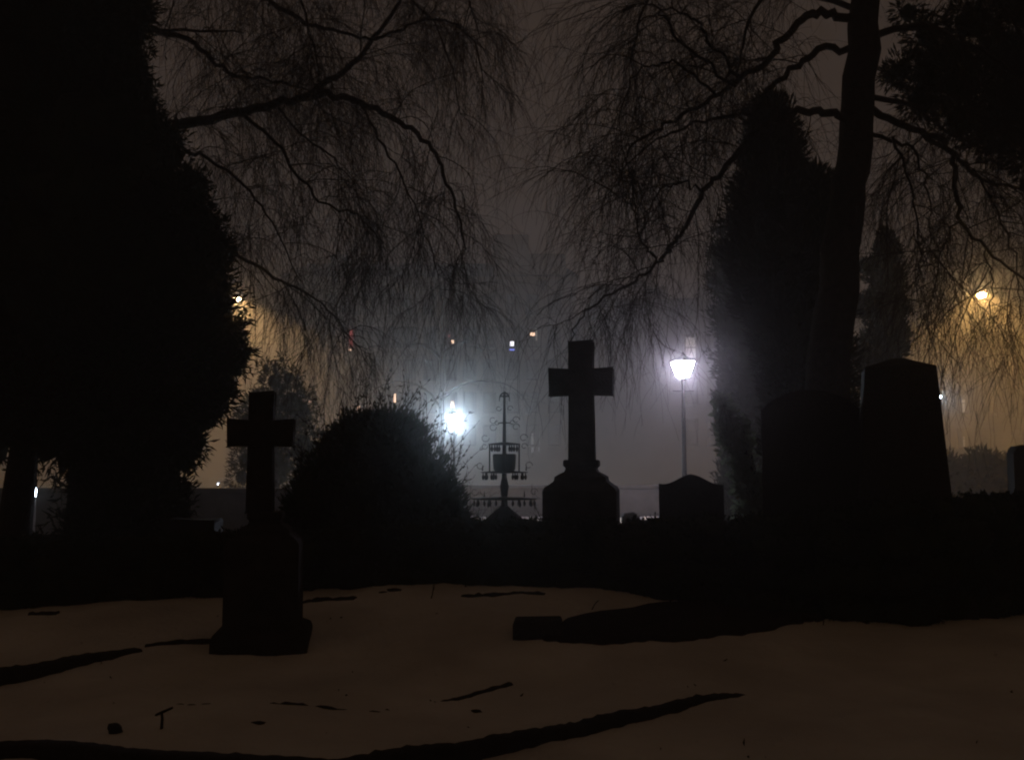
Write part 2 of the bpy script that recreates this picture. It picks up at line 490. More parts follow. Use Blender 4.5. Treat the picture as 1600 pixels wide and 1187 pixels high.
# ------------------------------------------------------------------ kerbs, slabs, loose things on the snow
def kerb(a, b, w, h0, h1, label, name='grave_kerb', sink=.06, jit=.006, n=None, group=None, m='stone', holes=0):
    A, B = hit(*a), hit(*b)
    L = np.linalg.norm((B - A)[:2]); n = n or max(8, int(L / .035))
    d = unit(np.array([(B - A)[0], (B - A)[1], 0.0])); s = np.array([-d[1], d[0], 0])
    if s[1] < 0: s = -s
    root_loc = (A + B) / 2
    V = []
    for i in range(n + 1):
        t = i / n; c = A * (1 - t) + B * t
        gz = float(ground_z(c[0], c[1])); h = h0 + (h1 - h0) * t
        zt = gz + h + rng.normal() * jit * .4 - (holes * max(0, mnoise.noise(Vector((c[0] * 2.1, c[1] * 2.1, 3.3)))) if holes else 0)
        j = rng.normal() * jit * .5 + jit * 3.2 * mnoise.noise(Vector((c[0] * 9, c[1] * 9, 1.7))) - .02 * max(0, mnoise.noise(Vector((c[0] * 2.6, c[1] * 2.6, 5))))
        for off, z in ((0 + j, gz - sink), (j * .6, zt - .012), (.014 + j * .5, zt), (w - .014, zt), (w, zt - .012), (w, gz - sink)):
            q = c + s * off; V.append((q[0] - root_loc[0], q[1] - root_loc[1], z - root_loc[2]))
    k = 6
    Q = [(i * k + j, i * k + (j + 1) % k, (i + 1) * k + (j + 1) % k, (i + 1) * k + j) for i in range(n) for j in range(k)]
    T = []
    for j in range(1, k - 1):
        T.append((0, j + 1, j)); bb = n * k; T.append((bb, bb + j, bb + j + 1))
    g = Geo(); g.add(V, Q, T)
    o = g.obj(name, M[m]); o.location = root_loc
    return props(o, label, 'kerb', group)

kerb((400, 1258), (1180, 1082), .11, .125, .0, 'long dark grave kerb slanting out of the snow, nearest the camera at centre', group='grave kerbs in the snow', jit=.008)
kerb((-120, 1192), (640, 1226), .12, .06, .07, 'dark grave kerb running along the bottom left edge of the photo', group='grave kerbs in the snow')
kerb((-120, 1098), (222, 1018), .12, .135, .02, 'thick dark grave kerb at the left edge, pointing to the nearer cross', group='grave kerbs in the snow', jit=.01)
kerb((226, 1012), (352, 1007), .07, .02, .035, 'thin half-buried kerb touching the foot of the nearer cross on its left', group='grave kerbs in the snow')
kerb((625, 1108), (800, 1069), .05, .005, .012, 'thin broken kerb line barely showing through the snow, centre foreground', group='grave kerbs in the snow', jit=.012, holes=.03)
kerb((180, 1100), (600, 1112), .04, .000, .004, 'faint kerb line almost buried in the snow right of the rock and stick', group='grave kerbs in the snow', jit=.010, holes=.03)
kerb((470, 944), (552, 938), .12, .025, .025, 'short dark kerb piece in the snow right of the nearer cross, by the hedge', group='grave kerbs in the snow', jit=.012, holes=.02)
kerb((720, 932), (850, 929), .08, .02, .015, 'short low kerb piece in the snow in front of the hedge, left of the stone block', group='grave kerbs in the snow', jit=.012, holes=.02)
kerb((44, 962), (86, 959), .08, .02, .015, 'short low kerb piece in the snow at far left by the hedge', group='grave kerbs in the snow', jit=.012)

# ledger slab and block at right centre
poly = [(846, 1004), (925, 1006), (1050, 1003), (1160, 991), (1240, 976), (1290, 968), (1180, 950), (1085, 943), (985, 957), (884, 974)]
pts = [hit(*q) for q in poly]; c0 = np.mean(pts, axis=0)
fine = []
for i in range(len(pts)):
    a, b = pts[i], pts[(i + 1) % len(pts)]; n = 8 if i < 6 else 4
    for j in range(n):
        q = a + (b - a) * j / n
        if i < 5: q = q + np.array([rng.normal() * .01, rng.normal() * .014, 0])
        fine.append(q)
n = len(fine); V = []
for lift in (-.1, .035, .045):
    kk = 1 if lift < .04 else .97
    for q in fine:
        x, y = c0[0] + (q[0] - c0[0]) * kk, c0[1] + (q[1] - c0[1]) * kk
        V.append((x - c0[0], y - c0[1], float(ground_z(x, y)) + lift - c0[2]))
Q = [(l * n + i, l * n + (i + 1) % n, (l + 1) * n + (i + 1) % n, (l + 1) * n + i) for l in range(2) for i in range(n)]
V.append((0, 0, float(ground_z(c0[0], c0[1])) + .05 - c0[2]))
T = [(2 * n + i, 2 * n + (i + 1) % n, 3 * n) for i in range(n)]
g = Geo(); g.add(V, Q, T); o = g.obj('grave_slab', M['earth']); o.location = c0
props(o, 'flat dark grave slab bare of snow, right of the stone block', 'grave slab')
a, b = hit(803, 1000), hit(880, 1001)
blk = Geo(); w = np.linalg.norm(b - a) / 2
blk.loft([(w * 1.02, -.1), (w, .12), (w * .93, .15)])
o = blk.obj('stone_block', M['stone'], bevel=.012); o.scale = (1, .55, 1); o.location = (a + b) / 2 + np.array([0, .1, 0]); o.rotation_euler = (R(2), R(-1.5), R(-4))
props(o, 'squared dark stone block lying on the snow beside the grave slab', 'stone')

g = Geo(); p = hit(178, 1146); g.ball((0, 0, .018), (.042, .034, .036), 9, 6, .5)
o = g.obj('rock', M['granite']); o.location = p; o.rotation_euler = (R(8), R(20), R(30)); props(o, 'small dark pointed rock lying on the snow, bottom left', 'rock')
g = Geo(); p = hit(252, 1138)
g.tubes(np.array([[0, 0, -.02], [.004, 0, .05], [.0, 0, .085]]), np.array([.009, .008, .007]), sides=6)
g.tubes(np.array([[-.034, 0, .07], [0, 0, .085], [.06, -.01, .112]]), np.array([.006, .008, .006]), sides=6)
o = g.obj('stick', M['bark']); o.location = p; props(o, 'short T-shaped stick poking out of the snow beside the small rock', 'stick')

def twig_on_snow(px, py, L, ang, label):
    p = hit(px, py); d = np.array([math.cos(ang), -.3, math.sin(ang)])
    P = grow(np.array([[0, 0, -.02]]), d[None], np.array([L]), 6, .05, .12)
    g = Geo(); g.tubes(P, np.linspace(.006, .003, 6)[None], sides=5)
    st = P[0, 3]; P2 = grow(st[None], (d + np.array([.4, 0, .5]))[None], np.array([L * .4]), 4, .05, .12)
    g.tubes(P2, np.linspace(.004, .002, 4)[None], sides=4)
    o = g.obj('fallen_twig', M['twig']); o.location = p
    props(o, label, 'twig', 'fallen twigs on the snow')
twig_on_snow(672, 936, .16, 1.1, 'thin twig standing up from the snow in front of the bush')
twig_on_snow(924, 950, .12, 1.0, 'thin twig standing up from the snow behind the stone block')
twig_on_snow(1125, 1030, .06, .5, 'tiny twig lying on the snow below the grave slab')
twig_on_snow(1586, 1080, .05, 2.4, 'tiny twig lying on the snow at the right edge')
twig_on_snow(432, 1022, .05, .9, 'tiny twig lying against the foot of the nearer cross')
twig_on_snow(1288, 976, .1, 2.2, 'thin twig in the snow below the broad headstone')

def clod(px, py, r, label):
    p = hit(px, py); g = Geo(); g.ball((0, 0, .0), (r * 1.5, r, r * .5), 9, 6, .6)
    o = g.obj('earth_clod', M['earth']); o.location = p; props(o, label, 'clod', 'clods of earth in the snow')
clod(618, 923, .05, 'dark earth clod on the snow just before the hedge, left of the upright twig')
clod(600, 926, .03, 'smaller earth clod on the snow beside the clod before the hedge')
clod(405, 1131, .03, 'flat earth clod on the snow right of the stick, bottom left')
clod(512, 1130, .018, 'tiny earth clod on the snow right of the flat clod')
clod(745, 1111, .022, 'small flat earth clod on the snow under the broken kerb line')

g = Geo(); P = []
while len(P) < 60:
    q = hit(rng.uniform(-50, 1650), 945 + 260 * rng.random() ** 1.3)
    if q[1] < 8.6: P.append(q + np.array([0, 0, .004]))
P = np.array(P); n = len(P)
leaves(g, P, unit(np.stack([rng.normal(size=n), rng.normal(size=n), rng.uniform(0, .35, n)], 1)), rng.uniform(.012, .045, n), rng.uniform(.006, .018, n))
props(g.obj('leaf_litter', M['earth']), 'scattered dead leaf scraps lying on the snow', 'leaf litter', kind='stuff')

# ------------------------------------------------------------------ big evergreen at left
Yy = 11.6
yew = thing('evergreen_tree', at(120, 900, Yy), 'huge dense black evergreen filling the left side of the photo', 'tree')
yl = [(-60, 120, 120), (60, 190, 110), (150, 230, 100), (215, 250, 70), (40, 320, 130), (180, 340, 120), (262, 330, 62), (285, 385, 60), (-60, 420, 140), (120, 450, 140),
      (250, 450, 100), (318, 430, 42), (334, 395, 24), (296, 520, 76), (343, 550, 42), (330, 490, 26), (60, 570, 90, .6), (200, 580, 120), (300, 590, 62), (325, 622, 32), (-70, 590, 110), (-40, 670, 60),
      (120, 660, 80), (220, 680, 80), (270, 690, 42), (170, 750, 60), (240, 770, 48), (200, 820, 80), (268, 785, 24), (150, 880, 70), (60, 640, 60), (170, 150, 60), (60, 90, 90), (262, 825, 30), (336, 440, 20), (362, 395, 12), (362, 520, 20), (378, 548, 14), (358, 575, 20), (340, 600, 20), (335, 640, 14), (318, 655, 16), (300, 690, 20), (288, 722, 14), (330, 350, 18), (300, 290, 26), (262, 215, 22), (225, 180, 26), (200, 130, 40), (120, 40, 60), (290, 760, 10), (20, 30, 80), (345, 380, 14), (150, 20, 80), (60, -50, 110), (185, 95, 46), (200, 20, 40), (150, -70, 70)]
g = Geo()
clump_foliage(g, pxclumps(yl, Yy, .7, 1.15), 120000, .12, .026, core=.0, up=.1, lump=.8, out=1.0, rnd=1.0)
g2 = Geo()
for c, r in pxclumps(yl, Yy + .1, .2, 1.0):
    g.ball(c, np.array(r) * .82, 20, 12, .8)
g.obj('crown', M['needle'], yew, world=True)
for px, dx, r in ((38, 0, .2), (150, .1, .28), (210, .25, .2)):
    g = Geo()
    P = catmull(np.array([at(px - 22, 905, Yy), at(px - 10, 780, Yy), at(px + 2, 690, Yy + .1), at(px + 20, 560, Yy)]), 5)
    g.tubes(P, np.linspace(r * 1.0, r * .7, len(P)), sides=9)
    g.obj('trunk', M['bark'], yew, smooth=True, world=True)

# ------------------------------------------------------------------ left weeping birch
Yb = 13.6
lb = thing('weeping_birch', at(150, 880, Yb), 'leafless weeping birch arching over from behind the big evergreen at left', 'tree', 'leafless weeping birches')
Pt, _ = limb([(120, 900), (150, 500), (185, 250), (205, 40), (200, -200), (215, -420)], Yb, Yb, .2, .1)
tr_ = (Pt, np.linspace(.22, .07, len(Pt)))
LB = [limb([(188, 262), (250, 205), (350, 180), (430, 163), (490, 148), (550, 155), (610, 185), (660, 215), (690, 260), (715, 325), (728, 390)], Yb, Yb - .6, .085, .012),
      limb([(478, 151), (540, 110), (585, 60), (625, 0), (655, -70)], Yb - .3, Yb + .4, .05, .02),
      limb([(585, 62), (640, 40), (680, 30), (715, 40), (745, 75), (755, 130)], Yb, Yb - .5, .026, .007),
      limb([(205, 45), (290, 62), (340, 100), (370, 120), (430, 125), (490, 150), (530, 210)], Yb, Yb + 1.3, .045, .01),
      limb([(203, -60), (300, -40), (400, -5), (480, 35), (540, 55), (590, 62)], Yb, Yb - .1, .05, .018),
      limb([(380, 176), (430, 225), (470, 280), (510, 320), (560, 335), (600, 380)], Yb - .2, Yb - 1.2, .03, .007),
      limb([(195, 240), (280, 240), (330, 250), (390, 300), (430, 360), (470, 440)], Yb, Yb + 1.0, .04, .008),
      limb([(170, 360), (280, 370), (370, 400), (430, 432), (480, 460), (530, 500), (580, 575)], Yb, Yb + 1.2, .04, .007),
      limb([(215, 50), (300, 48), (380, 52)], Yb, Yb - .6, .03, .01),
      limb([(200, -200), (360, -230), (540, -200), (660, -140), (720, -50), (750, 60)], Yb, Yb + .4, .06, .008),
      limb([(205, -150), (330, -140), (470, -110), (600, -40), (690, 60), (720, 180)], Yb, Yb + 1.6, .05, .008),
      limb([(200, -100), (120, -60), (60, 0), (20, 80), (-10, 160)], Yb, Yb - 1, .05, .01),
      limb([(205, -250), (280, -200), (400, -120), (470, 0), (500, 120)], Yb, Yb - 1.6, .05, .008),
      limb([(560, 160), (600, 230), (640, 300), (670, 380), (690, 470)], Yb - .4, Yb + .4, .02, .006),
      limb([(430, 163), (470, 210), (520, 250), (560, 300), (580, 400)], Yb, Yb + 1.2, .022, .006)]
weeping_tree(lb, tr_, LB, sec_per_m=6.5, twig_per=19, twlen=(.4, 2.0), grav=.37)

# ------------------------------------------------------------------ right weeping birch
Yr = 11.8
rb = thing('weeping_birch', at(1300, 900, Yr), 'large leafless weeping birch with a thick leaning trunk at right', 'tree', 'leafless weeping birches')
Pt, _ = limb([(1285, 920), (1296, 620), (1318, 350), (1338, 200), (1352, 0), (1362, -200), (1350, -480)], Yr, Yr, .2, .1)
q = np.linspace(0, 1, len(Pt)); tr_ = (Pt, np.interp(q, [0, .12, .35, .6, 1], [.36, .29, .22, .2, .07]))
RB = [limb([(1345, 30), (1290, 22), (1260, 25), (1225, 60), (1205, 90), (1160, 120), (1120, 150), (1070, 180), (1030, 200), (985, 235), (965, 290)], Yr, Yr - .5, .06, .008),
      limb([(1340, 80), (1280, 80), (1240, 110), (1200, 140), (1180, 170), (1130, 185), (1080, 195), (1030, 215), (970, 270)], Yr, Yr + .8, .05, .008),
      limb([(1335, 215), (1310, 182), (1270, 172), (1235, 178), (1190, 200), (1150, 240), (1130, 270), (1100, 300), (1075, 350), (1050, 382), (1030, 408), (990, 440), (935, 470), (905, 500), (890, 535)], Yr, Yr - 1, .055, .007),
      limb([(1100, 300), (1065, 285), (1040, 292), (1010, 330), (1000, 380)], Yr - .6, Yr - .3, .02, .006),
      limb([(1025, 408), (1005, 380), (990, 330), (960, 300)], Yr - .8, Yr - 1.2, .017, .005),
      limb([(1160, 122), (1110, 62), (1080, 25), (1040, 15), (1000, 40), (985, 100)], Yr - .2, Yr + .6, .025, .006),
      limb([(1150, 135), (1060, 60), (1030, 20), (1000, -5)], Yr - .3, Yr - 1, .022, .007),
      limb([(1120, 150), (1060, 100), (1020, 100), (985, 125), (965, 180)], Yr - .3, Yr - .9, .02, .005),
      limb([(1352, 20), (1230, -20), (1190, 0), (1165, 50), (1155, 100), (1140, 160)], Yr, Yr + 1.2, .04, .008),
      limb([(1355, -60), (1250, -110), (1120, -110), (1060, -60), (1010, 0), (985, 100)], Yr, Yr + .2, .06, .008),
      limb([(1345, 160), (1400, 190), (1440, 207), (1480, 230), (1495, 290), (1500, 340), (1540, 390), (1600, 432), (1660, 490)], Yr, Yr - .8, .05, .009),
      limb([(1440, 206), (1500, 250), (1540, 285), (1600, 296), (1690, 320)], Yr - .3, Yr + .8, .03, .01),
      limb([(1350, 150), (1420, 165), (1470, 200), (1540, 235), (1630, 250)], Yr, Yr + 1.5, .04, .01),
      limb([(1355, 60), (1430, 40), (1500, 60), (1580, 110), (1650, 180)], Yr, Yr - 1, .05, .01),
      limb([(1360, -60), (1450, -80), (1540, -20), (1610, 80), (1640, 200)], Yr, Yr + .8, .05, .01),
      limb([(1350, 205), (1390, 215), (1430, 240), (1450, 300), (1455, 380)], Yr, Yr + 1.2, .03, .007),
      limb([(1500, 340), (1475, 380), (1460, 440), (1450, 500)], Yr - .6, Yr - .8, .014, .005),
      limb([(1470, 225), (1530, 280), (1570, 350), (1590, 430), (1595, 500)], Yr, Yr + .5, .02, .006),
      limb([(1395, 215), (1420, 280), (1432, 350), (1440, 430)], Yr, Yr - .6, .02, .006),
      limb([(1540, 390), (1550, 440), (1545, 500)], Yr - .6, Yr - .3, .012, .005),
      limb([(1360, -250), (1280, -330), (1150, -320), (1050, -230)], Yr, Yr - 1, .06, .01),
      limb([(1355, -280), (1420, -360), (1540, -330), (1640, -230)], Yr, Yr + 1, .06, .01)]
weeping_tree(rb, tr_, RB, sec_per_m=6.5, twig_per=16, twlen=(.35, 2.0), grav=.33)

# ------------------------------------------------------------------ evergreens on the right
def columnar(name, lst, Y, label, n, ll, lw, m='needle', dy=.3, core=.82, trunk_px=None, group=None):
    bx = trunk_px or lst[0][0]
    b = at(bx, 800, Y); gz = float(ground_z(b[0], Y))
    root = thing(name, (b[0], Y, gz), label, 'tree', group)
    g = Geo(); clump_foliage(g, pxclumps(lst, Y, dy), n, ll, lw, core=core, up=.7 if core > .7 else .1, lump=.45)
    g.obj('crown', M[m], root, world=True)
    g = Geo(); t = at(bx, lst[-1][1], Y)
    g.tubes(np.array([[b[0], Y, gz - .1], [(b[0] + t[0]) / 2, Y, (gz + t[2]) / 2], [t[0], Y, t[2]]]), np.array([.16, .1, .03]), sides=8)
    g.obj('trunk', M['bark'], root, smooth=True, world=True)
    return root

columnar('cypress_tree', [(1245, 840, 56), (1250, 760, 54), (1250, 680, 56), (1244, 600, 56), (1232, 530, 58), (1212, 460, 66), (1202, 400, 66), (1200, 340, 60), (1202, 290, 56), (1208, 240, 50), (1205, 195, 38), (1203, 168, 22),
         (1270, 560, 62), (1270, 480, 55), (1275, 400, 46), (1280, 330, 36), (1272, 285, 26), (1270, 640, 66), (1290, 720, 60)], 14.5, 'tall dark cypress standing left of the big birch trunk', 42000, .14, .035, trunk_px=1210)
columnar('cypress_tree', [(1165, 800, 48), (1166, 740, 46), (1164, 680, 46), (1162, 620, 46), (1158, 560, 44), (1150, 500, 40), (1138, 440, 32), (1132, 395, 22), (1126, 360, 10)], 24.5, 'slimmer hazy cypress peeping out left of the tall dark cypress', 16000, .16, .035, trunk_px=1155)
columnar('cypress_tree', [(1382, 760, 40), (1380, 680, 40), (1378, 600, 38), (1380, 540, 36), (1382, 480, 34), (1384, 430, 28), (1386, 395, 18), (1384, 370, 9), (1356, 560, 20), (1350, 480, 16), (1356, 420, 12), (1400, 600, 20), (1402, 520, 16)], 24, 'hazy cypress between the birch trunk and the yellow street light', 14000, .17, .045, trunk_px=1382)
columnar('pine_tree', [(1760, 330, 90), (1740, 240, 110), (1640, 180, 70), (1580, 150, 62), (1540, 200, 40), (1500, 130, 48), (1450, 115, 40), (1410, 108, 26), (1450, 55, 34), (1520, 35, 46), (1600, 0, 70), (1392, 118, 18), (1420, 20, 24), (1440, 155, 36), (1500, 190, 40), (1480, 90, 30), (1560, 220, 36), (1620, 240, 48), (1650, 90, 70), (1560, 90, 40), (1740, 100, 120), (1760, 0, 90)], 12.6,
         'dark pine whose dense bough reaches in at the upper right edge', 38000, .11, .025, trunk_px=1760, dy=.6, core=.55)
columnar('conifer_tree', [(430, 735, 52), (385, 720, 26), (378, 745, 22), (372, 690, 14), (475, 700, 40), (430, 670, 52), (455, 630, 36), (410, 640, 34), (385, 660, 24), (470, 640, 26), (430, 595, 24), (452, 590, 18), (415, 575, 12), (440, 562, 9)], 27, 'hazy broad conifer far behind the nearer cross', 13000, .15, .03, trunk_px=430, core=.45)

# round bush in the middle
Yq = 11.2
b = at(590, 830, Yq)
bush = thing('bush', (b[0], Yq, float(ground_z(b[0], Yq))), 'big rounded black bush with wispy shoots on top, between the two crosses', 'bush')
bl = [(590, 840, 110), (500, 830, 60), (680, 830, 60), (590, 750, 95), (520, 760, 58), (655, 760, 55), (600, 690, 52), (560, 690, 45), (625, 690, 42), (500, 790, 52), (680, 790, 45), (535, 712, 40), (475, 800, 32), (700, 815, 28)]
g = Geo(); clump_foliage(g, pxclumps(bl, Yq, .4), 30000, .09, .028, core=.85, up=.6, lump=.4); g.obj('foliage', M['hedge'], bush, world=True)
g = Geo()
N = 170; px = rng.uniform(470, 705, N); py = 650 + ((px - 598) / 118) ** 2 * 120 + rng.uniform(20, 70, N)
S = np.array([at(x, y, Yq + rng.uniform(-.4, .4)) for x, y in zip(px, py)])
D = np.stack([(px - 600) / 340 + rng.normal(size=N) * .16 + .1, rng.normal(size=N) * .3, np.ones(N)], 1)
Pw = grow(S, D, rng.uniform(.35, .85, N), 9, .05, .055)
g.tubes(Pw, np.linspace(1, .4, 9)[None] * np.full((N, 1), .006), sides=3)
k = np.repeat(np.arange(N), 14); j = rng.integers(3, 9, len(k))
leaves(g, Pw[k, j], unit(unit(Pw[k, j] - Pw[k, j - 1]) + rng.normal(size=(len(k), 3)) * .5), rng.uniform(.03, .08, len(k)), rng.uniform(.008, .018, len(k)))
g.obj('shoots', M['twig'], bush, world=True)

def bare_shrub(px, base_py, Y, spread, hpx, n, label, tr=.004, name='bare_shrub'):
    b = at(px, base_py, Y); gz = float(ground_z(b[0], Y))
    root = thing(name, (b[0], Y, gz), label, 'shrub', 'leafless shrubs behind the hedge')
    h = hpx * Y / F + (b[2] - gz)
    S = np.array([[b[0] + rng.normal() * .08, Y + rng.normal() * .08, gz - .03] for _ in range(n)])
    D = np.stack([rng.normal(size=n) * spread, rng.normal(size=n) * spread * .8, np.ones(n)], 1)
    P = grow(S, D, rng.uniform(.6, 1.1, n) * h, 12, .03, .07)
    g = Geo(); g.tubes(P, np.linspace(1, .3, 12)[None] * np.full((n, 1), tr * 2.2), sides=5)
    g.obj('stems', M['bark'], root, world=True)
    k = np.repeat(np.arange(n), 11); j = rng.integers(3, 12, len(k))
    d = unit(P[k, j] - P[k, j - 1]) + rng.normal(size=(len(k), 3)) * .55
    P2 = grow(P[k, j], d, rng.uniform(.15, .5, len(k)) * h * .5, 8, .05, .14)
    g = Geo(); g.tubes(P2, np.linspace(1, .5, 8)[None] * np.full((len(k), 1), tr), sides=3)
    k2 = np.repeat(np.arange(len(k)), 3); j2 = rng.integers(2, 8, len(k2))
    d = unit(P2[k2, j2] - P2[k2, j2 - 1]) + rng.normal(size=(len(k2), 3)) * .6
    P3 = grow(P2[k2, j2], d, rng.uniform(.05, .2, len(k2)) * h * .6, 5, .05, .14)
    g.tubes(P3, np.linspace(1, .6, 5)[None] * np.full((len(k2), 1), tr * .7), sides=3)
    g.obj('twigs', M['twig'], root, world=True)
bare_shrub(724, 820, 12.2, .35, 88, 11, 'thin leafless shrub right of the round bush, in front of the globe lamp', .0035)
bare_shrub(845, 820, 12.8, .3, 62, 10, 'low leafless shrub between the iron memorial and the farther cross', .0035)
bare_shrub(752, 820, 13.6, .4, 60, 14, 'low tangled leafless shrub at the left foot of the iron memorial', .0035)

# ivy bush catching the lantern light
Yv = 13.7
b = at(1150, 800, Yv)
ivy = thing('ivy_bush', (b[0], Yv, float(ground_z(b[0], Yv))), 'leafy ivy-covered stump with pale leaf edges below the cypresses, right of the lantern', 'bush')
g = Geo(); il = [(1126, 622, 9), (1130, 642, 14), (1140, 664, 22), (1150, 690, 24), (1158, 722, 20), (1168, 755, 24), (1176, 790, 26), (1180, 830, 34)]
clump_foliage(g, pxclumps(il, Yv, .1), 1500, .09, .075, core=.7, up=.0, lump=.6, rnd=1.4); g.obj('leaves', M['ivy'], ivy, world=True)
g = Geo(); P = catmull(np.array([[b[0] + .3, Yv, -.3], at(1172, 760, Yv), at(1158, 690, Yv), at(1144, 650, Yv)]), 5); g.tubes(P, np.linspace(.16, .06, len(P)), sides=7); g.obj('stump', M['bark'], ivy, smooth=True, world=True)

# far hedge on the right
b0 = at(1470, 712, 30); b1 = at(1680, 712, 30)
fh = thing('hedge', ((b0[0] + b1[0]) / 2, 30, -.25), 'far shaggy hedge fading into the yellow fog at right', 'hedge')
cl = []
for x in np.arange(b0[0] - 1, b1[0], .5):
    for fz in (.25, .65, 1.0):
        cl.append((np.array([x + rng.normal() * .1, 30 + rng.normal() * .2, -.25 + fz * 1.65 + rng.normal() * .1]), (.5, .5, .42)))
g = Geo(); clump_foliage(g, cl, 9000, .2, .06, core=.85, up=.6, lump=.4); g.obj('foliage', M['hedge'], fh, world=True)

def boundary_wall(x0, x1, Y, top, label):
    b0, b1 = at(x0, top, Y), at(x1, top, Y)
    bw = thing('boundary_wall', ((b0[0] + b1[0]) / 2, Y, -.25), label, 'wall')
    L = (b1[0] - b0[0]) / 2; hz = b0[2] + .25
    g = Geo(); g.box((0, 0, hz / 2 - .1), (L, .22, hz / 2)); g.obj('wall', M['dark_wall'], bw)
    g = Geo(); g.box((0, 0, hz - .045), (L + .003, .28, .055)); g.obj('coping', M['dark_wall'], bw, bevel=.015)
boundary_wall(-300, 560, 21, 763, 'low dark boundary wall seen under the big evergreen and behind the nearer cross')
boundary_wall(640, 1660, 34, 758, 'low boundary wall in the fog behind the farther cross and small curved headstone')

# hazy arching tree beyond the globe lamp
Ya = 52
at_ = thing('bare_tree', at(690, 760, Ya), 'faint bare tree with arching boughs in the fog behind the globe lamp', 'tree')
Pt, _ = limb([(692, 780), (690, 680), (690, 600), (692, 520), (688, 440)], Ya, Ya, .3, .1)
AB = [limb([(691, 640), (668, 612), (640, 598), (612, 597), (585, 610), (570, 640)], Ya, Ya - 1, .07, .02),
      limb([(691, 625), (715, 604), (745, 596), (780, 598), (810, 612), (830, 640)], Ya, Ya + 1, .07, .02),
      limb([(690, 560), (665, 540), (640, 540), (622, 560)], Ya, Ya + 1.5, .1, .03),
      limb([(690, 550), (720, 535), (750, 545), (765, 575)], Ya, Ya - 1.5, .06, .02)]
weeping_tree(at_, (Pt, np.linspace(.2, .07, len(Pt))), AB, sec_per_m=1.6, twig_per=5, seclen=(.8, 2.2), twlen=(.6, 1.8), grav=.2, tr=.008)

# ------------------------------------------------------------------ iron memorial with tiers
Ym = 13.2; sm = Ym / F
base = at(788, 815, Ym); gzm = float(ground_z(base[0], Ym))
mem = thing('iron_memorial', (base[0], Ym, gzm), 'ornate tiered wrought-iron memorial with scrolls and hanging drops, left of the farther cross', 'memorial')
zz = lambda py: at(788, py, Ym)[2] - gzm
g = Geo(); g.loft([(.42, -.1), (.42, .25), (.36, .3), (.3, zz(826)), (34 * sm, zz(815)), (22 * sm, zz(804)), (11 * sm, zz(795)), (5.5 * sm, zz(790))], sides=12); g.obj('pedestal', M['stone'], mem, bevel=.006)
g = Geo(); g.loft([(5.5 * sm, zz(792)), (5 * sm, zz(775)), (7 * sm, zz(760)), (4 * sm, zz(745)), (4 * sm, zz(738)), (3.2 * sm, zz(700)), (2.6 * sm, zz(660)), (1.7 * sm, zz(616)), (.6 * sm, zz(611))], sides=10); g.obj('mast', M['iron'], mem, smooth=True)
def ringpts(cx, cz, r, a0, a1, n=14, spiral=0):
    a = np.linspace(a0, a1, n); rr = r * np.linspace(1, 1 - spiral, n)
    return np.stack([cx + rr * np.cos(a), np.zeros(n), cz + rr * np.sin(a)], 1)
for py, hw, drops, th in ((693, 25, (8, 15), 2.0), (737, 37, (13, 20, 27, 33), 2.0), (778, 53, (13, 22, 31, 40, 47), 2.2)):
    g = Geo(); z0 = zz(py)
    g.loft([(4 * sm, z0 - 2.5 * sm), (hw * sm * .98, z0 - th * sm * .7), (hw * sm, z0), (4.5 * sm, z0 + 2.4 * sm)], sides=16)
    sh = g.obj('tier', M['iron'], mem)
    spots = [(sgn * d * sm, 0) for d in drops for sgn in (-1, 1)]
    spots += [(hw * sm * .9 * math.cos(a), hw * sm * .9 * math.sin(a)) for a in np.arange(0, 2 * math.pi, math.pi / 6) if abs(math.sin(a)) > .1]
    for dx, dy in spots:
        g = Geo(); g.loft([(.8 * sm, z0 - .5 * sm), (.9 * sm, z0 - 4.5 * sm), (2.1 * sm, z0 - 6.5 * sm), (2.2 * sm, z0 - 9 * sm), (1.2 * sm, z0 - 12 * sm), (.2 * sm, z0 - 12.6 * sm)], sides=7)
        for v in g.V: v += np.array([dx, dy, 0])
        g.obj('drop', M['iron'], sh, smooth=True)
g = Geo(); g.loft([(13 * sm, zz(738)), (17 * sm, zz(733)), (18 * sm, zz(722)), (18.5 * sm, zz(711)), (17 * sm, zz(709))], sides=12); g.obj('bowl', M['iron'], mem)
def piece(nm, P, rad, sides=5):
    g = Geo(); g.tubes(np.asarray(P), np.asarray(rad), sides=sides); return g.obj(nm, M['iron'], mem)
tk = .5 * sm
piece('crossbar', [[-10 * sm, 0, zz(661)], [0, 0, zz(660)], [10 * sm, 0, zz(661)]], np.array([.8, 1.4, .8]) * sm)
piece('crossbar', [[-7 * sm, 0, zz(619)], [7 * sm, 0, zz(619)]], [1.3 * sm] * 2)
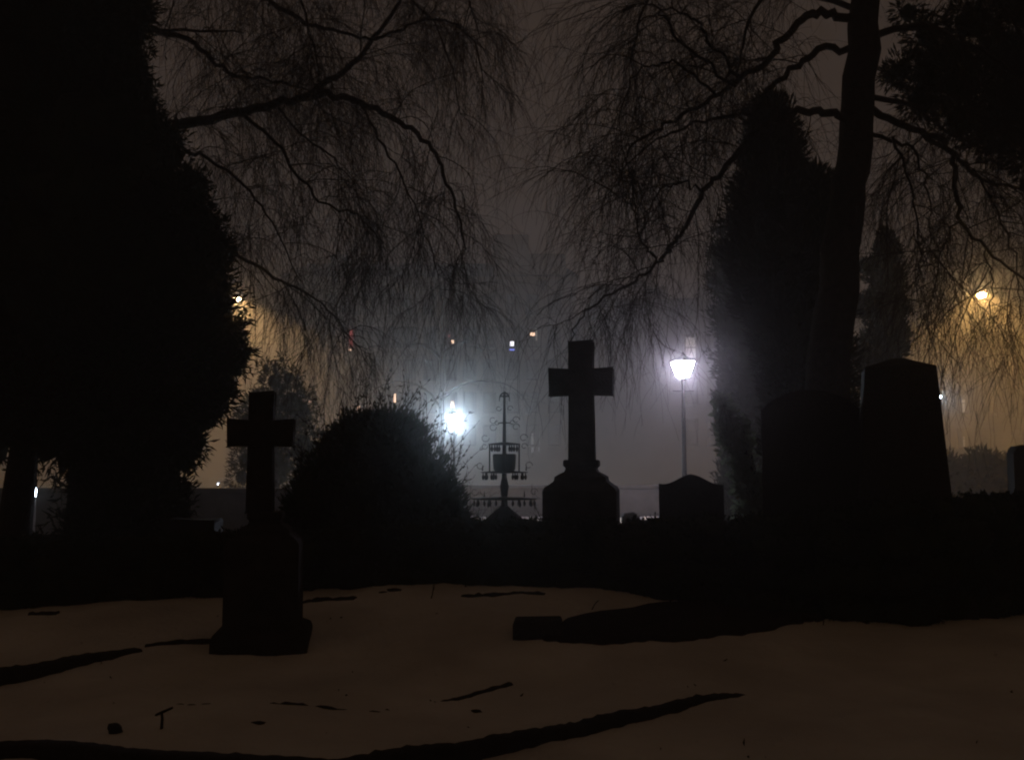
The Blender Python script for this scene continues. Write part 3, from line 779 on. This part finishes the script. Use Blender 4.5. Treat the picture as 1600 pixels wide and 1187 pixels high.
for sgn in (-1, 1):
    piece('rod', [[sgn * 23 * sm, 0, zz(737)], [sgn * 23 * sm, 0, zz(718)], [sgn * 23 * sm, 0, zz(694)]], [1.3 * sm] * 3)
    piece('rod', [[0, sgn * 23 * sm, zz(737)], [0, sgn * 23 * sm, zz(694)]], [1.3 * sm] * 2)
    for x_, y_ in ((34, 735), (31, 776)):
        piece('spike', [[sgn * x_ * sm, 0, zz(y_)], [sgn * x_ * sm, 0, zz(y_ - 9)]], [1.4 * sm, .4 * sm])
    for cx_, cy_, r_ in ((18, 656, 6), (18, 667, 6), (9, 638, 4.5), (30, 684, 6.5), (31, 697, 5), (12, 660, 4), (38, 727, 6), (46, 768, 6)):
        piece('scroll', ringpts(sgn * cx_ * sm, zz(cy_), r_ * sm, 0, sgn * 5.6, 16, .45), np.full(16, tk), 4)
    P = catmull(np.array([[0, 0, zz(613)], [sgn * 4 * sm, 0, zz(615)], [sgn * 7 * sm, 0, zz(619)], [sgn * 8 * sm, 0, zz(627)]]), 4)
    piece('fluke', P, np.linspace(1.6, .6, len(P)) * sm)

# ------------------------------------------------------------------ street lights
def lantern_post(px, py, Y, label):
    p = at(px, py, Y); gz = float(ground_z(p[0], Y)); s = Y / F
    root = thing('street_lantern', (p[0], Y, gz), label, 'street lamp'); h = p[2] - gz
    g = Geo(); g.loft([(.2, -.1), (.2, .25), (.13, .35), (.1, .9), (.075, 1.1), (.065, h * .55), (.045, h - .32), (.09, h - .30), (.05, h - .26), (.05, h - .22)], sides=12); g.obj('post', M['iron'], root, smooth=True)
    g = Geo(); g.tubes(np.array([[-.3, 0, h - .62], [.3, 0, h - .62]]), np.array([.018, .018]), sides=6); g.obj('ladder_bar', M['iron'], root)
    g = Geo(); g.loft([(.15, h - .21), (.285, h + .20)]); g.obj('lantern_glass', M['lantern_light'], root)
    g = Geo()
    for sx in (-1, 1):
        for sy in (-1, 1): g.tubes(np.array([[sx * .155, sy * .155, h - .22], [sx * .295, sy * .295, h + .21]]), np.array([.012, .012]), sides=4)
    g.obj('lantern_frame', M['iron'], root)
    g = Geo(); g.loft([(.31, h + .215), (.31, h + .23), (.15, h + .33), (.1, h + .36), (.06, h + .42), (.02, h + .5)]); g.obj('cap', M['iron'], root)
    return root
lantern_post(1067, 577, 28, 'glowing white lantern on a dark post, above the small curved headstone')

def globe_post(px, py, Y, r, label, m='globe_light', name='globe_lamp'):
    p = at(px, py, Y); gz = float(ground_z(p[0], Y)); root = thing(name, (p[0], Y, gz), label, 'street lamp'); h = p[2] - gz
    g = Geo(); g.loft([(.12, -.1), (.12, .6), (.06, .75), (.045, h - r - .06), (.1, h - r - .04), (.1, h - r + .01)], sides=10); g.obj('post', M['iron'], root, smooth=True)
    g = Geo(); g.ball((0, 0, h), r, 12, 8); g.obj('globe', M[m], root, smooth=True)
    g = Geo(); g.loft([(r * .70, h + r * .78), (r * .68, h + r * .86), (r * .5, h + r * 1.0), (r * .3, h + r * 1.1), (.02, h + r * 1.16)], sides=14); g.obj('cap', M['iron'], root, smooth=True)
    return root
globe_post(710, 656, 38, .25, 'brilliant blue-white globe lamp glowing right of the round bush')
globe_post(1467, 620, 55, .11, 'small blue-white lamp just right of the tapering gravestone', 'led', 'small_lamp')

def road_lamp(px, py, Y, side, label, m='sodium'):
    p = at(px, py, Y); gz = float(ground_z(p[0], Y)); root = thing('road_lamp', (p[0], Y, gz), label, 'street lamp', 'yellow sodium street lights'); h = p[2] - gz
    g = Geo(); x = side * 2.4
    P = catmull(np.array([[x, 0, -.1], [x, 0, 2], [x, 0, h - 1.0], [x * .85, 0, h + .1], [x * .3, 0, h + .32], [0, 0, h + .32]]), 5)
    g.tubes(P, np.linspace(.08, .024, len(P)), sides=8); g.obj('pole', M['iron'], root, smooth=True)
    g = Geo(); g.ball((0, 0, h + .30), (.36, .24, .07), 14, 6); g.obj('head', M['grey_metal'], root, smooth=True)
    g = Geo()                                   # shield added round the recessed lamp to keep its low rays off the snow
    a = np.linspace(0, 2 * math.pi, 25)[:-1]; V = []
    for rr, z in ((.20, h + .10), (.20, h + .27), (.195, h + .27), (.195, h + .10)):
        V += [(rr * math.cos(t), rr * math.sin(t), z) for t in a]
    Q = [(k * 24 + i_, k * 24 + (i_ + 1) % 24, ((k + 1) % 4) * 24 + (i_ + 1) % 24, ((k + 1) % 4) * 24 + i_) for k in range(4) for i_ in range(24)]
    g.add(V, Q); g.obj('added_shield', M['iron'], root)
    g = Geo(); g.loft([(.16, h + .20), (.16, h + .215)], sides=16); g.obj('lamp', M[m], root)
    g = Geo(); g.ball((0, 0, h + .03), (.15, .15, .09), 14, 7); g.obj('lens', M['sodium_lens' if m == 'sodium' else 'sodium_lens_dim'], root, smooth=True)
    return root
road_lamp(1534, 463, 38, 1, 'yellow sodium street light glowing at the right edge of the photo')
road_lamp(371, 470, 42, -1, 'yellow sodium street light at the right edge of the big evergreen', 'sodium_dim')

p = at(52, 767, 18.5); bz = float(ground_z(p[0], 18.5)); root = thing('bollard_light', (p[0], 18.5, bz), 'low white bollard light seen under the big evergreen at far left', 'lamp')
h = p[2] - bz
g = Geo(); g.loft([(.06, -.05), (.055, h - .1)], sides=10); g.obj('post', M['grey_metal'], root, smooth=True)
g = Geo(); g.loft([(.05, h - .1), (.06, h), (.05, h + .08)], sides=10); g.obj('lens', M['bollard'], root, smooth=True)
g = Geo(); g.loft([(.065, h + .08), (.06, h + .11), (.01, h + .14)], sides=10); g.obj('cap', M['grey_metal'], root, smooth=True)

# ------------------------------------------------------------------ cars far off in the fog
def car(loc, rz, label, front=True):
    root = thing('parked_car', loc, label, 'car', 'cars far off in the fog', rz)
    # local: x = right, y = towards the end seen by the camera (-y)
    prof = [(-2.05, .35), (-2.1, .6), (-2.0, .82), (-1.1, .95), (-.45, 1.4), (.9, 1.42), (1.6, 1.0), (2.0, .92), (2.08, .6), (2.05, .35)]
    g = Geo(); n = len(prof); V = []
    for sx in (-1, 1):
        for y, z in prof: V.append((sx * (.86 if z < 1 else .66), y, z))
    Q = [(i, (i + 1) % n, n + (i + 1) % n, n + i) for i in range(n)]
    T = [(0, i + 1, i) for i in range(1, n - 1)] + [(n, n + i, n + i + 1) for i in range(1, n - 1)]
    g.add(V, Q, T); g.obj('body', M['paint'], root, bevel=.04)
    g = Geo(); g.add([(-.62, -1.03, 1.01), (.62, -1.03, 1.01), (.56, -.5, 1.38), (-.56, -.5, 1.38)], [(0, 1, 2, 3)])
    for v in g.V: v += np.array([0, -.02, .02])
    g.obj('windscreen', M['glass'], root)
    for sx in (-1, 1):
        for y in (-1.3, 1.3):
            g = Geo(); P = np.array([[sx * .72, y, .32], [sx * .9, y, .32]]); g.tubes(P, np.array([.32, .32]), sides=8); w = g.obj('wheel', M['rubber'], root)
            g = Geo(); P = np.array([[sx * .9, y, .32], [sx * .92, y, .32]]); g.tubes(P, np.array([.2, .19]), sides=8); g.obj('rim', M['grey_metal'], w)
        if front:
            g = Geo(); g.ball((sx * .66, -2.08, .68), (.1, .05, .07), 8, 6); g.obj('headlight', M['head'], root)
        else:
            g = Geo(); g.ball((sx * .72, -2.06, .72), (.1, .05, .08), 8, 6); g.obj('taillight', M['tail'], root)
            g = Geo(); g.ball((sx * .52, -2.09, .7), (.09, .05, .08), 8, 6); g.obj('reversing_light', M['rev'], root)
    return root
p = at(343, 750, 59); car((p[0] + 2.05, 59.4, -.25), R(-80), 'car with a small white headlight lit, left of the nearer cross', True)
p = at(447, 742, 72); car((p[0] + .72, 74, -.25), 0, 'car with red and white rear lights lit, right of the nearer cross', False)

# ------------------------------------------------------------------ buildings in the fog
def building(name, x0, x1, Y, roof_py, label, rows, cols, lit, wall, extra=None, depth=10, ridge=2.2):
    a = at(x0, 730, Y)[0]; b = at(x1, 730, Y)[0]; zr = at(800, roof_py, Y)[2]; g0 = -.35
    root = thing(name, ((a + b) / 2, Y, g0), label, 'building'); cx = (a + b) / 2; w = (b - a) / 2
    g = Geo(); g.box((0, depth / 2, (zr - g0) / 2), (w, depth / 2, (zr - g0) / 2)); wl = g.obj('wall', M[wall], root)
    g = Geo(); e = .4
    V = [(-w - e, -e, zr - g0 + .003), (w + e, -e, zr - g0 + .003), (w + e, depth + e, zr - g0 + .003), (-w - e, depth + e, zr - g0 + .003), (-w + 1, depth / 2, zr - g0 + ridge), (w - 1, depth / 2, zr - g0 + ridge)]
    g.add(V, [(0, 1, 5, 4), (2, 3, 4, 5), (3, 2, 1, 0)], [(1, 2, 5), (3, 0, 4)]); rf = g.obj('roof', M['slate'], root)
    for t in (-.7, -.1, .55):
        g = Geo(); g.box((t * w, depth / 2, zr - g0 + ridge * .9), (.8, .45, 1.0)); ch = g.obj('chimney', M[wall], rf)
    s = Y / F
    for ry in rows:
        for cxp in cols:
            q = at(cxp, ry, Y); x = q[0] - cx; z = q[2] - g0
            if z - .9 > zr - g0 or z < .9: continue
            g = Geo(); hw, hh, t = .5, .85, .07
            for c_, h_ in (((x - hw, 0, z), (t, .05, hh + t)), ((x + hw, 0, z), (t, .05, hh + t)), ((x, 0, z + hh), (hw - t, .05, t)), ((x, 0, z - hh), (hw - t, .05, t)), ((x, 0, z), (hw - t, .045, .03))):
                g.box((c_[0], -.03, c_[2]), h_)
            wf = g.obj('window', M['frame'], root)
            g = Geo(); g.box((x, -.012, z), (hw - t, .008, hh - t)); g.obj('pane', M['glass'], wf)
            g = Geo(); g.box((x, -.09, z - hh - .12), (hw + .15, .08, .05)); g.obj('sill', M[wall], wf)
            for lx, ly, wpx, hpx, mm in lit:
                if abs(lx - cxp) < 12 and abs(ly - ry) < 22:
                    l = at(lx, ly, Y); g = Geo(); g.box((l[0] - cx, -.026, l[2] - g0), (wpx * s / 2, .005, hpx * s / 2)); g.obj('lit_gap', M[mm], wf)
    return root, zr - g0, cx
rows1 = [476, 527, 578, 629, 680]
lit1 = [(549, 530, 6, 30, 'win_red'), (541, 531, 2, 26, 'win_dim'), (547, 545, 4, 5, 'win_warm'), (702, 525, 3, 4, 'win_red'), (707, 534, 4, 5, 'win_warm'), (800, 537, 6, 7, 'win_white'), (800, 545, 8, 5, 'win_blue'), (818, 521, 3, 34, 'win_dim'), (832, 522, 7, 5, 'win_warm'), (838, 520, 2, 24, 'win_pale'),
        (485, 628, 5, 5, 'win_warm'), (560, 637, 5, 6, 'win_warm'), (617, 622, 3, 14, 'win_warm'), (707, 632, 5, 10, 'win_warm'), (832, 692, 4, 30, 'win_dim'), (842, 690, 2, 30, 'win_dim')]
root, zr, cx = building('apartment_building', 440, 900, 85, 432, 'tall stone building with stepped roofline and few lit windows, faint in fog at centre', rows1, [485, 516, 545, 562, 590, 617, 640, 672, 704, 734, 765, 802, 832, 866], lit1, 'wall_a')
g = Geo(); a = at(770, 372, 85); b = at(826, 372, 85); g.box(((a[0] + b[0]) / 2 - cx, 2.2, zr / 2 + (a[2] + .35) / 2), ((b[0] - a[0]) / 2, 2.3, ((a[2] + .35) - zr) / 2 + .3))
tw_ = g.obj('tower', M['wall_a'], root)
g = Geo(); a2 = at(826, 402, 85); b2 = at(884, 402, 85); g.box(((a2[0] + b2[0]) / 2 - cx + .003, 2.3, zr / 2 + (a2[2] + .35) / 2), ((b2[0] - a2[0]) / 2, 2.4, ((a2[2] + .35) - zr) / 2 + .3)); g.obj('stepped_gable', M['wall_a'], root)
building('town_house', 912, 1200, 66, 500, 'pale town house with one lit window above the street lantern, mostly behind the cypresses', [543, 610, 675], [1078, 1118, 1158], [(1079, 543, 15, 32, 'win_pale'), (1100, 638, 5, 10, 'win_red')], 'wall_b', depth=8)
building('terraced_house', 1430, 1760, 85, 545, 'terraced house faint in the yellow fog at the right edge', [575, 630, 685], [1470, 1505, 1545, 1590, 1630, 1680], [(1505, 634, 5, 20, 'win_pale'), (1506, 690, 3, 16, 'win_dim')], 'wall_b', depth=9)

# ------------------------------------------------------------------ haze
HX, HY0, HY1, HZ0, HZ1 = 145, -40, 175, -2.2, 25
g = Geo(); g.box((0, (HY0 + HY1) / 2, (HZ0 + HZ1) / 2), (HX, (HY1 - HY0) / 2, (HZ1 - HZ0) / 2))
hm = bpy.data.materials.new('haze'); hm.use_nodes = True
nt = hm.node_tree; nt.nodes.clear()
out = nt.nodes.new('ShaderNodeOutputMaterial'); pv = nt.nodes.new('ShaderNodeVolumePrincipled')
pv.inputs['Color'].default_value = (.93, .93, .93, 1); pv.inputs['Density'].default_value = 0.0056; pv.inputs['Anisotropy'].default_value = .05
pf = nt.nodes.new('ShaderNodeVolumePrincipled'); ad = nt.nodes.new('ShaderNodeAddShader')   # fog droplets also scatter strongly forward
pf.inputs['Color'].default_value = (.97, .97, .97, 1); pf.inputs['Density'].default_value = .0012; pf.inputs['Anisotropy'].default_value = .96
nt.links.new(pv.outputs['Volume'], ad.inputs[0]); nt.links.new(pf.outputs['Volume'], ad.inputs[1]); nt.links.new(ad.outputs[0], out.inputs['Volume'])
hm.cycles.homogeneous_volume = True
props(g.obj('haze', hm), 'night fog hanging over the graveyard', 'fog', kind='stuff')

# ------------------------------------------------------------------ sky : fogged night sky under town glow
w = bpy.data.worlds.new('World'); sc.world = w; w.use_nodes = True
nt = w.node_tree; bg = nt.nodes['Background']
tc = nt.nodes.new('ShaderNodeTexCoord'); sx = nt.nodes.new('ShaderNodeSeparateXYZ')
nt.links.new(tc.outputs['Generated'], sx.inputs[0])
mp = nt.nodes.new('ShaderNodeMapRange'); mp.inputs[1].default_value = -1; mp.inputs[2].default_value = 1
nt.links.new(sx.outputs['Y'], mp.inputs[0])
rp = nt.nodes.new('ShaderNodeValToRGB')
rp.color_ramp.elements[0].color = (.026, .0142, .0066, 1); rp.color_ramp.elements[0].position = .4
rp.color_ramp.elements[1].color = (.031, .0205, .0153, 1); rp.color_ramp.elements[1].position = .9
nt.links.new(mp.outputs[0], rp.inputs['Fac'])
nt.links.new(rp.outputs['Color'], bg.inputs['Color']); bg.inputs['Strength'].default_value = 1.0

# ------------------------------------------------------------------ camera and render
cam = bpy.data.cameras.new('camera'); co = bpy.data.objects.new('camera', cam); COL.objects.link(co)
cam.sensor_width = 36; cam.lens = 36 * F / 1600; cam.clip_start = .05; cam.clip_end = 1000
co.location = (0, 0, CAMZ); co.rotation_euler = (math.pi / 2 + PITCH, 0, 0)
sc.camera = co
sc.view_settings.view_transform = 'Standard'; sc.view_settings.look = 'None'
sc.view_settings.exposure = 0; sc.view_settings.gamma = 1
cy = sc.cycles
cy.use_denoising = True
cy.max_bounces = 4; cy.diffuse_bounces = 2; cy.glossy_bounces = 1; cy.volume_bounces = 1; cy.transmission_bounces = 0; cy.transparent_max_bounces = 4
cy.sample_clamp_indirect = 1.0
cy.filter_width = 2.1
